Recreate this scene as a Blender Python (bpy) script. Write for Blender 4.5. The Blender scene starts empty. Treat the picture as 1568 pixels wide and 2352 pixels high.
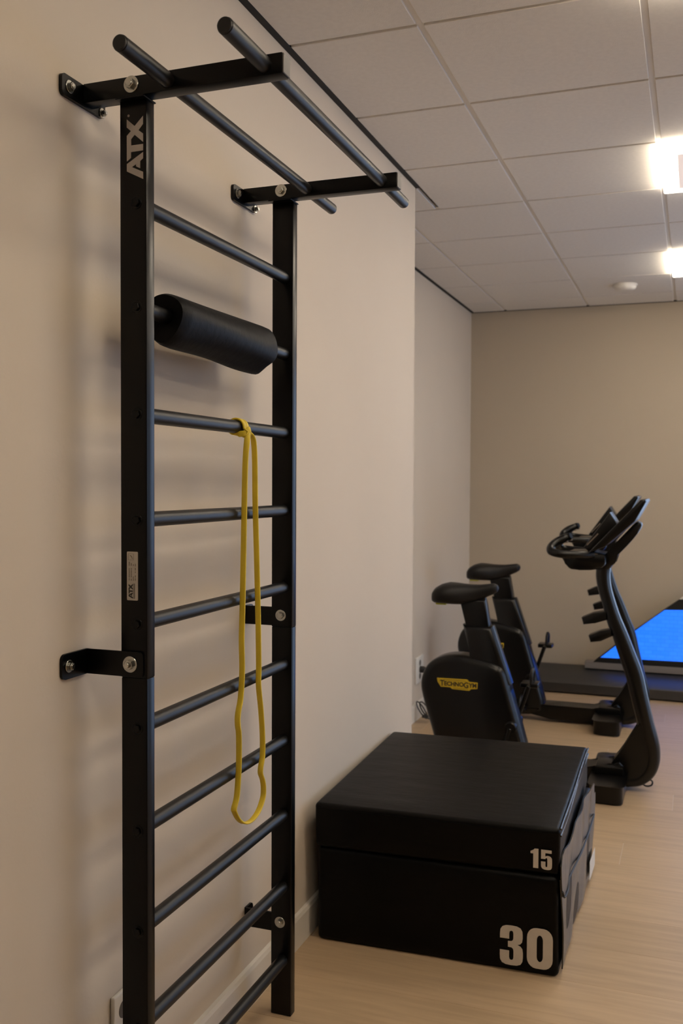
import bpy, bmesh, math, random
from mathutils import Vector, Matrix
random.seed(7)
S = bpy.context.scene
COL = S.collection
PI = math.pi

# ------------------------------------------------------------------ camera
YAW, PITCH, ROLL = .3515, .0306, .0046
cam_d = bpy.data.cameras.new('camera')
cam = bpy.data.objects.new('camera', cam_d)
COL.objects.link(cam)
fw = Vector((-math.sin(YAW) * math.cos(PITCH), math.cos(YAW) * math.cos(PITCH), -math.sin(PITCH)))
rt = Vector((math.cos(YAW), math.sin(YAW), 0))
up = rt.cross(fw)
rt, up = rt * math.cos(ROLL) + up * math.sin(ROLL), up * math.cos(ROLL) - rt * math.sin(ROLL)
cam.matrix_world = Matrix(((rt.x, up.x, -fw.x, 1.1672), (rt.y, up.y, -fw.y, -1.6636), (rt.z, up.z, -fw.z, 1.4735), (0, 0, 0, 1)))
cam_d.sensor_fit = 'VERTICAL'
cam_d.sensor_height = 36
cam_d.sensor_width = 24
cam_d.lens = 36 * 2207.9 / 2352
cam_d.clip_start = .05
cam_d.dof.use_dof = True
cam_d.dof.focus_distance = 2.2
cam_d.dof.aperture_fstop = 5.6
S.camera = cam

# ------------------------------------------------------------------ daylight, lamps, exposure
S.view_settings.view_transform = 'Standard'
S.view_settings.look = 'None'
S.view_settings.gamma = 1
S.view_settings.use_curve_mapping = False
S.view_settings.exposure = 0.0
LAMP = 25.0                     # strength of the ceiling lamps
SKY = 2.6                      # strength of the daylight
w = bpy.data.worlds.new('daylight')
S.world = w
w.use_nodes = True
bg = w.node_tree.nodes['Background']
bg.inputs[0].default_value = (.50, .68, 1, 1)
bg.inputs[1].default_value = SKY
S.cycles.use_denoising = True
S.cycles.max_bounces = 8
S.cycles.diffuse_bounces = 5
S.cycles.sample_clamp_indirect = 6

# room measures
XR, Y0, YB, YC, XW, ZC = 4.2, -7.0, 5.5746, 2.4394, -.4424, 2.7656
WIN = (1.9, 5.1, .35, 2.3)      # window opening in the right wall: y0 y1 z0 z1
WB = (1.22, 4.0, .06, 2.60)      # window opening in the back wall: x0 x1 z0 z1
por_d = bpy.data.lights.new('window_portal', 'AREA')
por = bpy.data.objects.new('window_portal', por_d)
COL.objects.link(por)
por_d.shape = 'RECTANGLE'
por_d.size, por_d.size_y = WIN[3] - WIN[2], WIN[1] - WIN[0]
por.location = (XR + .16, (WIN[0] + WIN[1]) / 2, (WIN[2] + WIN[3]) / 2)
por.rotation_euler = (0, PI / 2, 0)
por_d.cycles.is_portal = True
po2_d = bpy.data.lights.new('window_portal', 'AREA')
po2 = bpy.data.objects.new('window_portal', po2_d)
COL.objects.link(po2)
po2_d.shape = 'RECTANGLE'
po2_d.size, po2_d.size_y = WB[1] - WB[0], WB[3] - WB[2]
po2.location = ((WB[0] + WB[1]) / 2, YB + .16, (WB[2] + WB[3]) / 2)
po2.rotation_euler = (-PI / 2, 0, 0)
po2_d.cycles.is_portal = True

# ------------------------------------------------------------------ materials
def mat(name, col, rough=.5, metal=0, spec=.5, bump=None, var=None, emit=None, coat=0):
    """bump=(scale, strength, distance[, stretch]); var=(scale, amount)"""
    m = bpy.data.materials.new(name)
    m.use_nodes = True
    nt = m.node_tree
    b = nt.nodes['Principled BSDF']
    b.inputs['Base Color'].default_value = (*col, 1)
    b.inputs['Roughness'].default_value = rough
    b.inputs['Metallic'].default_value = metal
    b.inputs['Specular IOR Level'].default_value = spec
    b.inputs['Coat Weight'].default_value = coat
    tc = nt.nodes.new('ShaderNodeTexCoord')
    if var:
        n = nt.nodes.new('ShaderNodeTexNoise')
        n.inputs['Scale'].default_value = var[0]
        n.inputs['Detail'].default_value = 5
        nt.links.new(tc.outputs['Object'], n.inputs['Vector'])
        r = nt.nodes.new('ShaderNodeValToRGB')
        a = var[1]
        r.color_ramp.elements[0].position = .3
        r.color_ramp.elements[1].position = .7
        r.color_ramp.elements[0].color = (*[c * (1 - a) for c in col], 1)
        r.color_ramp.elements[1].color = (*[min(1, c * (1 + a)) for c in col], 1)
        nt.links.new(n.outputs['Fac'], r.inputs['Fac'])
        nt.links.new(r.outputs['Color'], b.inputs['Base Color'])
    if bump:
        n = nt.nodes.new('ShaderNodeTexNoise')
        n.inputs['Scale'].default_value = bump[0]
        n.inputs['Detail'].default_value = 4
        mp = nt.nodes.new('ShaderNodeMapping')
        if len(bump) > 3:
            mp.inputs['Scale'].default_value = bump[3]
        nt.links.new(tc.outputs['Object'], mp.inputs['Vector'])
        nt.links.new(mp.outputs['Vector'], n.inputs['Vector'])
        bp = nt.nodes.new('ShaderNodeBump')
        bp.inputs['Strength'].default_value = bump[1]
        bp.inputs['Distance'].default_value = bump[2]
        nt.links.new(n.outputs['Fac'], bp.inputs['Height'])
        nt.links.new(bp.outputs['Normal'], b.inputs['Normal'])
    if emit:
        b.inputs['Emission Color'].default_value = (*emit[0], 1)
        b.inputs['Emission Strength'].default_value = emit[1]
    return m

M = {}
M['wall'] = mat('wall_paint', (.60, .53, .45), .9, bump=(90, .15, .002), var=(1.5, .02))
M['wall_back'] = mat('darker_brown_wall', (.46, .395, .31), .9, bump=(90, .15, .002), var=(1.5, .02))  # darker and browner than the other walls, for back and front wall
M['ceil'] = mat('mineral_tile', (.74, .71, .67), .95, bump=(260, .25, .002), var=(60, .03))
M['grid'] = mat('ceiling_grid', (.72, .68, .62), .6)
M['gap'] = mat('black_gap_profile', (.012, .011, .010), .7)
M['white'] = mat('white_plastic', (.72, .70, .66), .45, var=(20, .01))
M['base'] = mat('white_lacquer', (.70, .66, .60), .45, var=(8, .02))
M['steel'] = mat('black_powder_coat', (.0010, .0008, .0007), .30, spec=.22, bump=(900, .05, .0005))
M['rung'] = mat('black_satin_tube', (.0018, .0016, .0016), .42, spec=.42, bump=(900, .05, .0005))
M['cap'] = mat('black_plastic', (.003, .003, .003), .5, var=(30, .1))
M['zinc'] = mat('zinc_plated_steel', (.50, .50, .47), .25, metal=1, var=(60, .12))
M['greyplastic'] = mat('grey_end_cap', (.10, .09, .085), .55, var=(40, .1))
M['logo'] = mat('grey_print', (.36, .32, .29), .6, var=(60, .03))
M['sticker'] = mat('silver_sticker', (.46, .42, .37), .5, var=(40, .05))
M['ink'] = mat('dark_ink', (.02, .016, .012), .6)
M['inkpale'] = mat('faded_ink', (.17, .14, .11), .6)
M['foam'] = mat('black_foam_fabric', (.0020, .0018, .0018), .55, spec=.13, bump=(40, .3, .004))
M['yellow'] = mat('yellow_latex', (.66, .49, .034), .5, spec=.30, var=(14, .07))
M['vinyl'] = mat('black_vinyl', (.0016, .0013, .0011), .42, spec=.14, bump=(5, .35, .010, (1, 2.4, 4)))
M['vinylside'] = mat('black_vinyl_side', (.005, .0045, .004), .24, spec=.8, bump=(9, .25, .010, (1, 3, .8)))
M['digit'] = mat('pale_print', (.60, .55, .49), .6, var=(30, .04))
M['bike'] = mat('black_bike_plastic', (.0018, .0016, .0014), .29, spec=.34, bump=(500, .06, .0006))
M['bikemetal'] = mat('black_lacquered_metal', (.0025, .0025, .0025), .28, spec=.45)
M['saddle'] = mat('black_saddle_skin', (.0045, .0038, .0035), .5, spec=.35, bump=(300, .1, .001))
M['badge'] = mat('yellow_badge', (.66, .46, .02), .5, var=(30, .04))
M['tag'] = mat('yellow_green_tag', (.50, .52, .03), .55)
M['trimline'] = mat('satin_trim', (.30, .25, .21), .35, metal=.5)
M['cable'] = mat('black_cable', (.012, .012, .012), .5)
M['pad'] = mat('black_deck', (.014, .013, .013), .45, spec=1.0, var=(20, .08))
M['plinth'] = mat('grey_plinth', (.20, .18, .17), .5)
M['lamp'] = mat('lamp_diffuser', (.9, .88, .85), .6, emit=((1, .86, .665), LAMP))
M['lampmid'] = mat('lamp_centre_panel', (.80, .73, .69), .7, emit=((1, .82, .72), .55))
M['frame'] = mat('window_frame_paint', (.55, .55, .55), .4)

def floor_mats():
    out = []
    for k, c in enumerate([(.45, .325, .20), (.475, .345, .215), (.43, .31, .19)]):
        m = bpy.data.materials.new('oak_plank')
        m.use_nodes = True
        nt = m.node_tree
        b = nt.nodes['Principled BSDF']
        b.inputs['Roughness'].default_value = .42
        b.inputs['Specular IOR Level'].default_value = .45
        tc = nt.nodes.new('ShaderNodeTexCoord')
        mp = nt.nodes.new('ShaderNodeMapping')
        mp.inputs['Scale'].default_value = (1.3, 16, 1)
        mp.inputs['Location'].default_value = (k * 3.1, k * 7.7, 0)
        n = nt.nodes.new('ShaderNodeTexNoise')
        n.inputs['Scale'].default_value = 2.2
        n.inputs['Detail'].default_value = 7
        n.inputs['Distortion'].default_value = .5
        nt.links.new(tc.outputs['Object'], mp.inputs['Vector'])
        nt.links.new(mp.outputs['Vector'], n.inputs['Vector'])
        r = nt.nodes.new('ShaderNodeValToRGB')
        r.color_ramp.elements[0].position = .28
        r.color_ramp.elements[1].position = .72
        r.color_ramp.elements[0].color = (*[q * .87 for q in c], 1)
        r.color_ramp.elements[1].color = (*[q * 1.09 for q in c], 1)
        nt.links.new(n.outputs['Fac'], r.inputs['Fac'])
        nt.links.new(r.outputs['Color'], b.inputs['Base Color'])
        bp = nt.nodes.new('ShaderNodeBump')
        bp.inputs['Strength'].default_value = .08
        bp.inputs['Distance'].default_value = .001
        nt.links.new(n.outputs['Fac'], bp.inputs['Height'])
        nt.links.new(bp.outputs['Normal'], b.inputs['Normal'])
        out.append(m)
    return out
M['oak'] = floor_mats()
M['joint'] = mat('pale_joint', (.53, .44, .34), .6)

def screen_mat():
    m = bpy.data.materials.new('blue_backlit_screen')
    m.use_nodes = True
    nt = m.node_tree
    b = nt.nodes['Principled BSDF']
    b.inputs['Base Color'].default_value = (.01, .03, .1, 1)
    b.inputs['Roughness'].default_value = .25
    tc = nt.nodes.new('ShaderNodeTexCoord')
    mp = nt.nodes.new('ShaderNodeMapping')
    mp.inputs['Rotation'].default_value = (PI / 2, 0, 0)
    br = nt.nodes.new('ShaderNodeTexBrick')
    br.inputs['Scale'].default_value = 9
    br.inputs['Color1'].default_value = (.020, .225, 1.35, 1)
    br.inputs['Color2'].default_value = (.028, .255, 1.5, 1)
    br.inputs['Mortar'].default_value = (.017, .200, 1.25, 1)
    br.inputs['Mortar Size'].default_value = .02
    nt.links.new(tc.outputs['Object'], mp.inputs['Vector'])
    nt.links.new(mp.outputs['Vector'], br.inputs['Vector'])
    nt.links.new(br.outputs['Color'], b.inputs['Emission Color'])
    b.inputs['Emission Strength'].default_value = 1.0
    return m
M['screen'] = screen_mat()

def glass_mat():
    m = bpy.data.materials.new('window_glass')
    m.use_nodes = True
    nt = m.node_tree
    for n in list(nt.nodes):
        nt.nodes.remove(n)
    o = nt.nodes.new('ShaderNodeOutputMaterial')
    mx = nt.nodes.new('ShaderNodeMixShader')
    t = nt.nodes.new('ShaderNodeBsdfTransparent')
    g = nt.nodes.new('ShaderNodeBsdfGlossy')
    g.inputs['Roughness'].default_value = .02
    fr = nt.nodes.new('ShaderNodeFresnel')
    fr.inputs['IOR'].default_value = 1.45
    nt.links.new(fr.outputs[0], mx.inputs[0])
    nt.links.new(t.outputs[0], mx.inputs[1])
    nt.links.new(g.outputs[0], mx.inputs[2])
    nt.links.new(mx.outputs[0], o.inputs[0])
    return m
M['glass'] = glass_mat()

# ------------------------------------------------------------------ mesh helpers
def mesh_of(name, bm, m, smooth=35):
    bmesh.ops.recalc_face_normals(bm, faces=bm.faces)
    me = bpy.data.meshes.new(name)
    bm.to_mesh(me)
    bm.free()
    me.materials.append(M[m] if isinstance(m, str) else m)
    if smooth:
        for p in me.polygons:
            p.use_smooth = True
        me.set_sharp_from_angle(angle=math.radians(smooth))
    return me

def obj(name, bm, m, parent=None, smooth=35, loc=None):
    me = bm if isinstance(bm, bpy.types.Mesh) else mesh_of(name, bm, m, smooth)
    o = bpy.data.objects.new(name, me)
    COL.objects.link(o)
    if loc:
        o.location = loc
    if parent:
        o.parent = parent
    return o

def thing(name, label, cat, loc=(0, 0, 0), rz=0, group=None):
    o = bpy.data.objects.new(name, None)
    COL.objects.link(o)
    o.empty_display_size = .1
    o.location = loc
    o.rotation_euler = (0, 0, rz)
    return tag(o, label, cat, group)

def tag(o, label, cat, group=None):
    o['label'] = label
    o['category'] = cat
    if group:
        o['group'] = group
    return o

def struct(name, bm, m, smooth=35):
    o = obj(name, bm, m, None, smooth)
    o['kind'] = 'structure'
    return o

def bvl(bm, faces_or_edges, r, seg=2):
    if r > 0:
        bmesh.ops.bevel(bm, geom=faces_or_edges, offset=r, segments=seg, affect='EDGES', profile=.5, clamp_overlap=True)

def box(x0, x1, y0, y1, z0, z1, r=0, seg=2, bm=None):
    new = bmesh.new()
    bmesh.ops.create_cube(new, size=1)
    for v in new.verts:
        v.co = Vector((x0 + (v.co.x + .5) * (x1 - x0), y0 + (v.co.y + .5) * (y1 - y0), z0 + (v.co.z + .5) * (z1 - z0)))
    bvl(new, new.edges[:], r, seg)
    return merge(bm, new)

def merge(bm, new):
    if bm is None:
        return new
    me = bpy.data.meshes.new('tmp')
    new.to_mesh(me)
    new.free()
    bm.from_mesh(me)
    bpy.data.meshes.remove(me)
    return bm

def prism(pts, a0, a1, axis='y', r=0, seg=2, bm=None):
    """polygon extruded along an axis. axis y: pts are (x,z); x: (y,z); z: (x,y)"""
    new = bmesh.new()
    def co(p, a):
        return {'y': (p[0], a, p[1]), 'x': (a, p[0], p[1]), 'z': (p[0], p[1], a)}[axis]
    lo = [new.verts.new(co(p, a0)) for p in pts]
    hi = [new.verts.new(co(p, a1)) for p in pts]
    n = len(pts)
    new.faces.new(lo)
    new.faces.new(hi[::-1])
    for i in range(n):
        new.faces.new((lo[i], lo[(i + 1) % n], hi[(i + 1) % n], hi[i]))
    if r:
        sel = [e for e in new.edges if (e.verts[0] in lo) == (e.verts[1] in lo)]
        bvl(new, sel, r, seg)
    return merge(bm, new)

def chaikin(pts, it=2):
    for _ in range(it):
        q = []
        for i in range(len(pts)):
            a, b = Vector(pts[i]), Vector(pts[(i + 1) % len(pts)])
            q += [tuple(a * .75 + b * .25), tuple(a * .25 + b * .75)]
        pts = q
    return pts

def smooth_path(pts, n=6):
    """Catmull-Rom through 3D points"""
    P = [Vector(p) for p in pts]
    P = [P[0] * 2 - P[1]] + P + [P[-1] * 2 - P[-2]]
    out = []
    for i in range(1, len(P) - 2):
        for k in range(n):
            t = k / n
            a, b, c, d = P[i - 1], P[i], P[i + 1], P[i + 2]
            out.append(.5 * ((2 * b) + (c - a) * t + (2 * a - 5 * b + 4 * c - d) * t * t + (3 * b - a - 3 * c + d) * t ** 3))
    out.append(P[-2])
    return out

def tube(path, r, n=16, bm=None, closed=False, caps=True, bev=0):
    new = bmesh.new()
    P = [Vector(p) for p in path]
    R = r if isinstance(r, (list, tuple)) else [r] * len(P)
    if bev and not closed:
        d0, d1 = (P[1] - P[0]).normalized(), (P[-1] - P[-2]).normalized()
        P = [P[0], P[0] + d0 * bev] + P[1:-1] + [P[-1] - d1 * bev, P[-1]]
        R = [R[0] - bev, R[0]] + list(R[1:-1]) + [R[-1], R[-1] - bev]
    rings = []
    ref = None
    for i, p in enumerate(P):
        a = P[(i - 1) % len(P)] if (closed or i > 0) else p
        b = P[(i + 1) % len(P)] if (closed or i < len(P) - 1) else p
        t = (b - a).normalized()
        if ref is None:
            ref = t.orthogonal().normalized()
        ref = (ref - t * ref.dot(t)).normalized()
        s = t.cross(ref)
        rings.append([new.verts.new(p + (ref * math.cos(2 * PI * k / n) + s * math.sin(2 * PI * k / n)) * R[i]) for k in range(n)])
    m = len(rings)
    for i in range(m if closed else m - 1):
        A, B = rings[i], rings[(i + 1) % m]
        for k in range(n):
            new.faces.new((A[k], A[(k + 1) % n], B[(k + 1) % n], B[k]))
    if caps and not closed:
        new.faces.new(rings[0][::-1])
        new.faces.new(rings[-1])
    return merge(bm, new)

def cyl(c, axis, r, h0, h1, n=24, bev=0, bm=None):
    d = {'x': Vector((1, 0, 0)), 'y': Vector((0, 1, 0)), 'z': Vector((0, 0, 1))}[axis]
    c = Vector(c)
    return tube([c + d * h0, c + d * h1], r, n, bm, bev=bev)

def sweep_flat(P, W, wid, thk, closed=True):
    """flat band: centre points P, width directions W"""
    bm = bmesh.new()
    rings = []
    m = len(P)
    for i in range(m):
        t = (P[(i + 1) % m] - P[(i - 1) % m]).normalized()
        wv = (W[i] - t * W[i].dot(t)).normalized()
        nv = t.cross(wv)
        a, b, c = wid / 2, thk / 2, thk * .25
        prof = [(-a, -b + c), (-a + c, -b), (a - c, -b), (a, -b + c), (a, b - c), (a - c, b), (-a + c, b), (-a, b - c)]
        rings.append([bm.verts.new(P[i] + wv * u + nv * v) for u, v in prof])
    for i in range(m):
        A, B = rings[i], rings[(i + 1) % m]
        for k in range(8):
            bm.faces.new((A[k], A[(k + 1) % 8], B[(k + 1) % 8], B[k]))
    return bm

def text_bm(s, size, offset=0, extrude=.0006, space=1.0, xs=1.0):
    c = bpy.data.curves.new('txt', 'FONT')
    c.body = s
    c.size = size
    c.offset = offset
    c.extrude = extrude
    c.space_character = space
    c.resolution_u = 4
    o = bpy.data.objects.new('txt', c)
    COL.objects.link(o)
    dg = bpy.context.evaluated_depsgraph_get()
    dg.update()
    me = bpy.data.meshes.new_from_object(o.evaluated_get(dg))
    bm = bmesh.new()
    bm.from_mesh(me)
    bpy.data.objects.remove(o)
    bpy.data.meshes.remove(me)
    for v in bm.verts:
        v.co.x *= xs
    return bm

def copy_tree(root, parent=None):
    c = root.copy()
    COL.objects.link(c)
    if parent:
        c.parent = parent
        c.matrix_parent_inverse = root.matrix_parent_inverse.copy()
    for ch in list(root.children):
        copy_tree(ch, c)
    return c

# ------------------------------------------------------------------ the room
# floor: a pale sub-floor, oak planks laid across the room on top of it
fl = struct('floor', box(XW - .2, XR + .2, Y0 - .2, YB + .2, -.06, -.0014), 'joint', 0)
PW, PL = .2405, 1.52
row = 0
y = 2.887 - PW * 30
plank_cache = {}
while y < YB + .1:
    if row == 30:
        offx = 1.0955
    elif row == 31:
        offx = 1.0955 + .62
    elif row == 37:
        offx = 1.0139
    elif row in (27, 28):
        offx = .916 + (row - 27) * .7
    elif 19 < row < 27:
        offx = 1.46 + (row % 2) * .08
    else:
        offx = (row * .437) % PL
    x = offx - PL * 3
    while x < XR + .1:
        x0, x1 = max(x, XW - .1), min(x + PL, XR + .1)
        if x1 - x0 > .05 and y > Y0 - .3:
            key = round(x1 - x0, 3)
            mi = random.randrange(3)
            if (key, mi) not in plank_cache:
                plank_cache[(key, mi)] = mesh_of('plank', box(.0016, key - .0016, .0003, PW - .0003, -.0014, 0, .0003, 1), M['oak'][mi], 0)
            obj('plank', plank_cache[(key, mi)], None, fl, loc=(x0, y, 0))
        x += PL
    y += PW
    row += 1

T = .12
struct('wall_left', box(-T * 1.6, 0, Y0, YC, 0, ZC + .12), 'wall', 0)
struct('wall_recess', box(XW - T, XW, YC - .1, YB + T, 0, ZC + .12), 'wall', 0)
struct('wall_return', box(XW - T, -T * 1.6, YC - .12, YC, 0, ZC + .12), 'wall', 0)
bm = box(XW, WB[0], YB, YB + T, 0, ZC + .12)
bm = box(WB[1], XR + T, YB, YB + T, 0, ZC + .12, bm=bm)
bm = box(WB[0], WB[1], YB, YB + T, 0, WB[2], bm=bm)
bm = box(WB[0], WB[1], YB, YB + T, WB[3], ZC + .12, bm=bm)
struct('wall_back', bm, 'wall_back', 0)
w2 = struct('window_2', box(WB[0], WB[1], YB + .02, YB + .10, WB[2], WB[2] + .05), 'frame')
obj('window_head', box(WB[0], WB[1], YB + .02, YB + .10, WB[3] - .05, WB[3]), 'frame', w2)
for k in range(3):
    xx = WB[0] + k * (WB[1] - WB[0] - .05) / 2
    obj('mullion', box(xx, xx + .05, YB + .02, YB + .10, WB[2] + .05, WB[3] - .05), 'frame', w2)
    if k < 2:
        x2 = WB[0] + (k + 1) * (WB[1] - WB[0] - .05) / 2
        obj('pane', box(xx + .05, x2, YB + .055, YB + .061, WB[2] + .05, WB[3] - .05), 'glass', w2, 0)
struct('wall_front', box(-T * 1.6, XR + T, Y0 - T, Y0, 0, ZC + .12), 'wall_back', 0)
bm = box(XR, XR + T, Y0, WIN[0], 0, ZC + .12)
bm = box(XR, XR + T, WIN[1], YB, 0, ZC + .12, bm=bm)
bm = box(XR, XR + T, WIN[0], WIN[1], 0, WIN[2], bm=bm)
bm = box(XR, XR + T, WIN[0], WIN[1], WIN[3], ZC + .12, bm=bm)
struct('wall_right', bm, 'wall', 0)
# window in the right wall (outside the picture, its daylight is not)
wn = struct('window_1', box(XR + .02, XR + .10, WIN[0], WIN[1], WIN[2], WIN[2] + .06), 'frame')
obj('window_head', box(XR + .02, XR + .10, WIN[0], WIN[1], WIN[3] - .06, WIN[3]), 'frame', wn)
for k in range(4):
    yy = WIN[0] + k * (WIN[1] - WIN[0] - .06) / 3
    obj('mullion', box(XR + .02, XR + .10, yy, yy + .06, WIN[2] + .06, WIN[3] - .06), 'frame', wn)
    if k < 3:
        y2 = WIN[0] + (k + 1) * (WIN[1] - WIN[0] - .06) / 3
        obj('pane', box(XR + .055, XR + .061, yy + .06, y2, WIN[2] + .06, WIN[3] - .06), 'glass', wn, 0)

# ceiling: a slab above, a grid of runners, tiles that hang a little below the runners
ce = struct('ceiling', box(XW - T, XR + T, Y0 - T, YB + T, ZC + .05, ZC + .11), 'grid', 0)
GX0, GY0, MOD = -.1799, .9967, .6
GAPX, GAPY, DROP = .019, .0145, .006
GL = .022                                        # black shadow gap along the walls
xs = [GX0 + MOD * i for i in range(-1, 9)]
ys = [GY0 + MOD * j for j in range(-14, 9)]
LAMPS = [(1.0201 + 1.8 * i, GY0 + MOD * (2 + 3 * j)) for i in range(2) for j in (-2, -1, 0, 1) if i == 0 or j > -2]
tc_ = {}
for gx in xs[:-1]:
    for gy in ys[:-1]:
        for (x0, y0, x1, y1) in [(gx, gy, gx + MOD, gy + MOD)]:
            if any(abs(gx - lx) < .05 and abs(gy - ly) < .05 for lx, ly in LAMPS):
                continue
            rects = []
            if gy + MOD <= YC:
                rects.append((max(x0, GL), max(y0, Y0 + GL), min(x1, XR - GL), y1))
            elif gy >= YC:
                rects.append((max(x0, XW + GL), y0, min(x1, XR - GL), min(y1, YB - GL)))
            else:                                # the row where the wall steps back
                rects.append((max(x0, GL), y0, min(x1, XR - GL), y1))
                rects.append((max(x0, XW + GL), YC + GL, min(x1, GL - GAPX - .002), y1))
            for a0, b0, a1, b1 in rects:
                hx0 = GAPX / 2 if abs(a0 - x0) < 1e-6 else 0
                hx1 = GAPX / 2 if abs(a1 - x1) < 1e-6 else 0
                hy0 = GAPY / 2 if abs(b0 - y0) < 1e-6 else 0
                hy1 = GAPY / 2 if abs(b1 - y1) < 1e-6 else 0
                a0, a1, b0, b1 = a0 + hx0, a1 - hx1, b0 + hy0, b1 - hy1
                if a1 - a0 < .03 or b1 - b0 < .03:
                    continue
                k = (round(a1 - a0, 3), round(b1 - b0, 3))
                if k not in tc_:
                    tc_[k] = mesh_of('ceiling_tile', box(0, a1 - a0, 0, b1 - b0, 0, .018, .0015, 1), 'ceil', 0)
                obj('ceiling_tile', tc_[k], None, ce, loc=(a0, b0, ZC))
for gx in xs:
    if XW < gx < XR:
        ya = Y0 if gx > 0 else YC
        obj('main_runner', box(gx - .012, gx + .012, ya, YB, ZC + DROP, ZC + .05), 'grid', ce, 0)
for gy in ys:
    if Y0 < gy < YB:
        xa = 0 if gy < YC else XW
        obj('cross_runner', box(xa, XR, gy - .012, gy + .012, ZC + DROP + .001, ZC + .049), 'grid', ce, 0)
# black shadow-gap profile where ceiling meets wall
def gap(name, x0, x1, y0, y1):
    struct(name, box(x0, x1, y0, y1, ZC - .001, ZC + .02), 'gap', 0)
gap('trim_1', .0005, GL - .001, Y0 + GL, YC + .004)
gap('trim_2', XW + .0005, XW + GL - .001, YC + .01, YB - .001)
gap('trim_3', XW + GL, XR - GL, YB - GL + .001, YB - .0005)
gap('trim_4', XR - GL + .001, XR - .0005, Y0 + GL, YB)

# skirting boards
def skirt(name, pts_axis, a0, a1, flip=False):
    pr = [(0, 0), (.014, 0), (.014, .094), (.009, .104), (0, .106)]
    return pr
pr = [(0.0004, 0), (.014, 0), (.014, .092), (.010, .103), (0.0004, .106)]
struct('baseboard_left', prism(pr, Y0, YC + .014, 'y', 0), 'base', 0)
struct('baseboard_recess', prism([(XW + a, b) for a, b in pr], YC, YB, 'y', 0), 'base', 0)
struct('baseboard_back', prism([(YB - a, b) for a, b in pr], XW + .014, XR, 'x', 0), 'base', 0)
struct('baseboard_right', prism([(XR - a, b) for a, b in pr], Y0, YB - .014, 'y', 0), 'base', 0)

# ------------------------------------------------------------------ wall bars
PX0, PX1, PD, DD, XRG = .0837, .1446, .030, .7368, .1194
RZ = [2.0256, 1.8208, 1.6078, 1.3966, 1.1871, .9766, .7672, .5607, .3600, .1547]
ZTOP = 2.2295
wb = thing('wall_bars', 'black steel wall bars with ten rungs and overhead pull-up bars bolted to beige wall', 'wall bars', (PX0, 0, 0))
def wp(name, bm, m, parent=None, label=None, smooth=35):
    o = obj(name, bm, m, parent or wb, smooth)
    if (parent or wb) is wb:
        o.location = (-PX0, 0, 0)
    if label:
        o['label'] = label
    return o
ZJ = 1.078
def bolt(parent, c, axis, s, r=.0155, nut=False, length=.011):
    """washer, hex head (or nut with thread end); s = which way it faces"""
    b = bmesh.new()
    b = cyl(c, axis, r, 0, .0022 * s, 24, .0006, b)
    d = {'x': 0, 'y': 1, 'z': 2}[axis]
    hc = list(c)
    hc[d] += .0022 * s
    b = cyl(hc, axis, r * .62, 0, .0075 * s, 6, .0008, b)
    hc[d] += .0075 * s
    b = cyl(hc, axis, r * (.36 if nut else .42), 0, (.006 if nut else .0016) * s, 14, .0007, b)
    o = obj('bolt', b, 'zinc', parent)
    o['label'] = 'zinc plated bolt with round washer'
    return o
posts = []
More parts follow.
